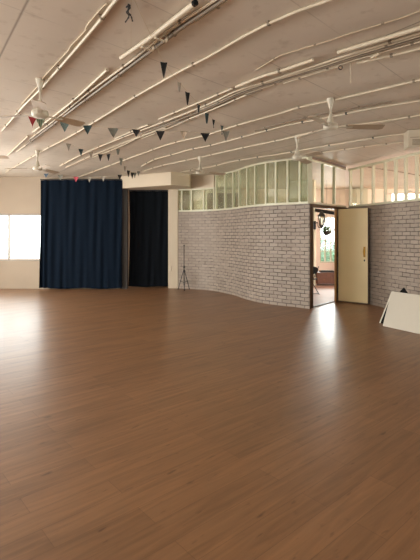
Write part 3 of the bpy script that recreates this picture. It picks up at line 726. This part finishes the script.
# ---------------------------------------------------------------- leaning boards
def board(name, label, a, b, d_lean, height, thick, mat, shift=0.0, edge=None):
    """a sheet standing on the floor line a-b, leaning back by d_lean"""
    a, b = Vector((*a, 0)), Vector((*b, 0)); x = (b-a).normalized(); nrm = Vector((-x.y, x.x, 0)); ln = (b-a).length
    up = (nrm*d_lean + Vector((0, 0, height))); hl = up.length; up.normalize(); yv = up.cross(x).normalized()*-1
    mt_ = Matrix.Translation(a) @ Matrix((( x.x, yv.x, up.x, 0), (x.y, yv.y, up.y, 0), (x.z, yv.z, up.z, 0), (0, 0, 0, 1)))
    t = thing(name, label, 'board', tuple((a+b)/2)); im = Matrix.Translation(-t.location)
    lift = .0
    bm = bm_new(); box(bm, (0, -0, lift), (ln, thick, hl), im @ mt_)
    obj('sheet', bm, mat, t)
    bm = bm_new()
    e = .004
    box(bm, (-e, -.0005, lift), (0, thick+.0005, hl), im @ mt_); box(bm, (-e, -.0005, hl), (ln, thick+.0005, hl+e), im @ mt_)
    obj('edge_strip', bm, edge or M['boardedge'], t)
    return t
fa = at_z(383.3, 326, 0); fb = at_z(420, 334.2, 0); fd = (fb-fa).normalized(); fn = Vector((-fd.y, fd.x, 0))
fe = fa + fd*1.35
dl = .215; hh = .545
board('foam_board', 'large white foam board leaning at the right edge, front of the stack', fa.xy, fe.xy, dl, hh, .010, M['board'])
def slab(bm, q, n, th):
    a = [bm.verts.new(p_ + n*th) for p_ in q]; b = [bm.verts.new(p_ - n*th) for p_ in q]
    bm.faces.new(a); bm.faces.new(b[::-1])
    for i_ in range(len(q)): bm.faces.new((a[i_], a[(i_+1) % len(q)], b[(i_+1) % len(q)], b[i_]))
t = thing('foam_board', 'dark sheet with pale slanting edge directly behind the front white foam board', 'board', tuple(fa + fn*.15))
Zv = Vector((0, 0, 1))
q = [-fd*.175, fd*1.2, fd*1.2 + fn*.075 + Zv*.53, fd*.0 + fn*.075 + Zv*.53]
nn = (fd.cross(fn*.075 + Zv*.53)).normalized()
bm = bm_new(); slab(bm, [v_ + Vector((0, 0, .0)) for v_ in q], nn, .004); obj('sheet', bm, M['black'], t)
ed = (q[3]-q[0]).normalized()
bm = bm_new(); slab(bm, [q[0]-fd*.022, q[0], q[3], q[3]-fd*.022], nn, .007); obj('edge_strip', bm, M['boardedge'], t)['label'] = 'pale edge strip'
# black sheet propped from the back, turned on one corner
c0 = fa + fn*.262 + fd*.14
t = thing('black_board', 'black sheet behind the white foam board, only one corner showing above it', 'board', tuple(c0))
bm = bm_new(); s = .45
tip_p = at_z(402, 287.5, EYE-.56*1.0) if False else None
x_, up_ = fd, (Vector((0, 0, 1)) - fn*(-.10)).normalized(); n_ = x_.cross(up_)
q = [Vector((0, 0, 0)), x_*.27+up_*.33, up_*.625, -x_*.27+up_*.33]
vs1 = [bm.verts.new(p_ + n_*.006) for p_ in q]; vs2 = [bm.verts.new(p_ - n_*.006) for p_ in q]
bm.faces.new(vs1); bm.faces.new(vs2[::-1])
for i in range(4): bm.faces.new((vs1[i], vs1[(i+1) % 4], vs2[(i+1) % 4], vs2[i]))
obj('sheet', bm, M['black'], t)

# ---------------------------------------------------------------- next room: lantern, basket, chest, chair, rail
Y0 = 12.2
t = thing('wall_lantern', 'black coach lantern on a bracket just inside the doorway', 'lantern', tuple(at_y(321.6, 212.5, Y0)))
bm = bm_new(); lathe(bm, [(.005, .07), (.016, .05), (.01, .03), (.03, .02), (.085, -.07), (.1, -.085), (.085, -.095)], seg=6); obj('lantern_cap', bm, M['dark_metal'], t)
bm = bm_new(); lathe(bm, [(.074, -.095), (.047, -.31)], seg=6); obj('lantern_glass', bm, M['lampglass'], t)
bm = bm_new()
for k in range(6):
    a = k*PI/3; tube(bm, [(.08*math.cos(a), .08*math.sin(a), -.09), (.052*math.cos(a), .052*math.sin(a), -.32)], .011, 5)
obj('lantern_bars', bm, M['dark_metal'], t)
bm = bm_new(); lathe(bm, [(.006, -.40), (.02, -.37), (.058, -.33), (.058, -.31)], seg=6); obj('lantern_base', bm, M['dark_metal'], t)
bm = bm_new(); tube(bm, smooth_path([(-.16, 0, -.30), (-.10, 0, -.24), (-.08, 0, -.36), (0, 0, -.36)], 5), .011, 6); lathe(bm, [(.02, -.42), (.035, -.41), (.035, -.22), (.02, -.21)], (-.17, 0, 0), 10); obj('bracket', bm, M['dark_metal'], t)
t.scale = (1.15, 1.15, 1.15)
# dark rail across the top of the view
a, b = at_y(312, 209.5, 12.6), at_y(334.5, 213.2, 12.2)
bm = bm_new(); tube(bm, [a, b], .05, 8); tag(obj('awning_rail', bm, M['lino'], smooth=True), 'dark slanting rail above the lantern in the next room', 'rail')
# hanging basket
c = at_y(326.8, 231.5, 12.6)
t = thing('hanging_basket', 'hanging plant basket in front of the next room window', 'plant', tuple(c))
bm = bm_new(); lathe(bm, [(.05, -.11), (.10, -.06), (.125, .02), (.115, .02)], seg=16); obj('basket', bm, M['pot'], t, smooth=True)
bm = bm_new(); rnd = random.Random(3)
for i in range(130):
    a = rnd.uniform(0, 2*PI); rr = rnd.uniform(.0, .2); z = .05+rnd.uniform(-.03, .09)-rr*.25
    o_ = Vector((rr*math.cos(a), rr*math.sin(a), z)); d = Vector((math.cos(a), math.sin(a), rnd.uniform(-.4, .8))).normalized()*rnd.uniform(.09, .15); w = d.cross(Vector((0, 0, 1))).normalized()*.032
    v4 = [bm.verts.new(o_), bm.verts.new(o_+d*.5+w), bm.verts.new(o_+d), bm.verts.new(o_+d*.5-w)]; bm.faces.new(v4)
obj('foliage', bm, M['leaf'], t)
bm = bm_new()
for k in range(3):
    a = k*2*PI/3; tube(bm, [(.12*math.cos(a), .12*math.sin(a), .02), (0, 0, .42)], .004, 5)
tube(bm, [(0, 0, .42), (0, 0, CEIL-c.z)], .004, 5); obj('chain', bm, M['dark_metal'], t)
# low chest
cx0 = at_y(323, 0, 11.95).x
t = thing('chest', 'low red-brown wooden chest with drawers under the next room window', 'chest', (cx0+.25, 12.75, .004))
H_ = .37
bm = bm_new(); box(bm, (-.28, -.25, .05), (.92, .25, H_-.03)); obj('carcass', bm, M['chest'], t, bevel=.006)
bm = bm_new(); box(bm, (-.29, -.27, H_-.03), (.93, .27, H_)); obj('top', bm, M['chest'], t, bevel=.006)
for i, (xa, xb) in enumerate(((-.25, .10), (.13, .48), (.51, .88))):
    for j in range(1):
        bm = bm_new(); box(bm, (xa, -.268, .08+j*.19), (xb, -.25, .25+j*.19)); dr = obj('drawer', bm, M['chest'], t, bevel=.005)
        bm = bm_new(); tube(bm, [((xa+xb)/2, -.266, .165+j*.19), ((xa+xb)/2, -.29, .165+j*.19)], .014, 8); obj('knob', bm, M['brass'], dr)
for x in (-.23, .87):
    for y in (-.2, .2):
        bm = bm_new(); box(bm, (x-.03, y-.03, 0), (x+.03, y+.03, .05)); obj('foot', bm, M['brownwood'], t)
chest_top = H_+.004
# dark folded cloth / case on the chest
p = Vector((cx0+.2, 12.7, chest_top+.001))
bm = bm_new(); box(bm, (p.x-.1, p.y-.12, p.z), (p.x+.32, p.y+.14, p.z+.045), None); tag(obj('case', bm, M['dark'], bevel=.02), 'flat dark case lying on the low wooden chest', 'case')
# black chair
c = at_z(316.8, 296, 0)
t = thing('chair', 'black folding chair partly hidden by the left door jamb', 'chair', (c.x-.13, c.y+.38, .004), math.radians(205))
t.scale = (.86, .86, .86)
bm = bm_new(); box(bm, (-.2, -.19, .42), (.2, .2, .45)); obj('seat', bm, M['lino'], t, bevel=.012)
bm = bm_new(); prism(bm, [(.19*math.cos(a)*(1 if abs(math.cos(a))>.7 else 1), .11*math.sin(a)) for a in [2*PI*k/20 for k in range(20)]], -.012, .012); bm.transform(Matrix.Translation((0, .228, .70)) @ Matrix.Rotation(PI/2, 4, 'X')); obj('backrest', bm, M['black'], t)
for sx in (-.2, .2):
    bm = bm_new(); tube(bm, [(sx, -.25, .0), (sx, .235, .80)], .012, 8); obj('leg', bm, M['dark_metal'], t, smooth=True)
    bm = bm_new(); tube(bm, [(sx*.93, .28, .0), (sx*.93, -.17, .44)], .012, 8); obj('leg', bm, M['dark_metal'], t, smooth=True)
bm = bm_new(); tube(bm, [(-.19, .255, .03), (.19, .255, .03)], .008, 8); obj('stretcher', bm, M['dark_metal'], t)
# beige cupboard seen over the screen
p = at_y(353.5, 187, 14.6); q2 = at_y(365, 187, 14.6)
t = thing('cupboard', 'tall beige cupboard against the far wall seen through the right glazing', 'cupboard', ((p.x+q2.x)/2, 14.62, .004))
hw = (q2.x-p.x)/2; ht = min(p.z, CEIL-.05)
bm = bm_new(); box(bm, (-hw, -.28, 0), (hw, .28, ht)); obj('carcass', bm, M['inner'], t, bevel=.008)
for s_ in (-1, 1):
    bm = bm_new(); box(bm, (min(s_*.006, s_*(hw-.01)), -.30, .08), (max(s_*.006, s_*(hw-.01)), -.28, ht-.04)); dr = obj('cupboard_door', bm, M['inner'], t, bevel=.004)
    bm = bm_new(); tube(bm, [(s_*.03, -.30, 1.1), (s_*.03, -.325, 1.1)], .012, 8); obj('knob', bm, M['brass'], dr)
t = thing('cupboard', 'tall dark cupboard seen dimly through the left glazed screen', 'cupboard', (.46, 14.6, .004))
bm = bm_new(); box(bm, (-.56, -.28, 0), (.56, .28, 2.86)); obj('carcass', bm, M['brownwood'], t, bevel=.008)
for s_ in (-1, 1):
    bm = bm_new(); box(bm, (min(s_*.006, s_*.55), -.30, .08), (max(s_*.006, s_*.55), -.28, 2.82)); dr = obj('cupboard_door', bm, M['brownwood'], t, bevel=.004)
    bm = bm_new(); tube(bm, [(s_*.03, -.30, 1.1), (s_*.03, -.325, 1.1)], .012, 8); obj('knob', bm, M['brass'], dr)
# hedge outside the next room window
rnd = random.Random(5); bm = bm_new()
for i in range(2600):
    x = rnd.uniform(2.5, 8.5); z = rnd.uniform(0, 1.35+.25*math.sin(x*2)); y = 18+rnd.uniform(-.35, .35)
    d = Vector((rnd.uniform(-1, 1), rnd.uniform(-1, 1), rnd.uniform(-.6, 1))).normalized()*.14; w = d.cross(Vector((rnd.uniform(-1, 1), rnd.uniform(-1, 1), .2))).normalized()*.05
    o_ = Vector((x, y, z)); bm.faces.new([bm.verts.new(o_), bm.verts.new(o_+d*.5+w), bm.verts.new(o_+d), bm.verts.new(o_+d*.5-w)])
box(bm, (2.6, 17.85, -.1), (8.4, 18.15, .9))
tag(obj('hedge', bm, M['hedge']), 'soft green hedge outside the next room window', 'hedge')
bm = bm_new(); box(bm, (-14, -12, -.3), (24, 30, -.12)); struct(obj('ground', bm, M['tile']))

# ---------------------------------------------------------------- light
W = bpy.data.worlds.new('World'); bpy.context.scene.world = W; W.use_nodes = True
bg = W.node_tree.nodes['Background']; bg.inputs[0].default_value = (.86, .93, 1.0, 1); bg.inputs[1].default_value = 7
def area(name, loc, rot, sx, sy, power, col):
    l = bpy.data.lights.new(name, 'AREA'); l.shape = 'RECTANGLE'; l.size = sx; l.size_y = sy; l.energy = power; l.color = col
    o = bpy.data.objects.new(name, l); C.objects.link(o); o.location = loc; o.rotation_euler = rot; return o
day = (1.0, .975, .94)
for (a, b), pw in zip(LW, (150, 270, 520)): area('daylight', (XL-.22, (a+b)/2, 1.6), (0, -PI/2, 0), 1.5, b-a, pw, (.97, .985, 1.0))
for a, b in FW: area('daylight', ((a+b)/2, YF-.22, 1.6), (PI/2, 0, 0), b-a, 1.5, 130, day)
for a, b in EW: area('daylight', (15.15, (a+b)/2, 1.8), (0, PI/2, 0), 1.8, b-a, 660, (1.0, .94, .88))
area('daylight', ((win_back[0]+win_back[1])/2, YB+.2, 1.41), (-PI/2, 0, 0), win_back[1]-win_back[0], 1.3, 36, (.90, .97, 1.0))
area('daylight', ((wa[0]+wa[1])/2, FY+.25, 1.75), (-PI/2, 0, 0), wa[1]-wa[0], .8, 90, (.93, .98, 1.0))
area('daylight', (-.9, 13.86, 1.75), (0, -PI/2, 0), 1.7, 1.8, 120, day)  # lamp added behind the west opening to brighten the corridor

# ---------------------------------------------------------------- camera
cam = bpy.data.cameras.new('Camera'); co = bpy.data.objects.new('Camera', cam); C.objects.link(co)
co.location = (0, 0, EYE); co.rotation_euler = (PI/2, 0, 0)
cam.sensor_width = 36; cam.lens = F/560*36; cam.shift_y = -(280-CY)/560; cam.clip_start = .05
S = bpy.context.scene; S.camera = co
S.view_settings.view_transform = 'Standard'; S.view_settings.look = 'None'; S.view_settings.gamma = 1; S.view_settings.exposure = 0
S.view_settings.use_curve_mapping = False
S.cycles.use_denoising = True; S.cycles.max_bounces = 10; S.cycles.diffuse_bounces = 6; S.cycles.transparent_max_bounces = 16
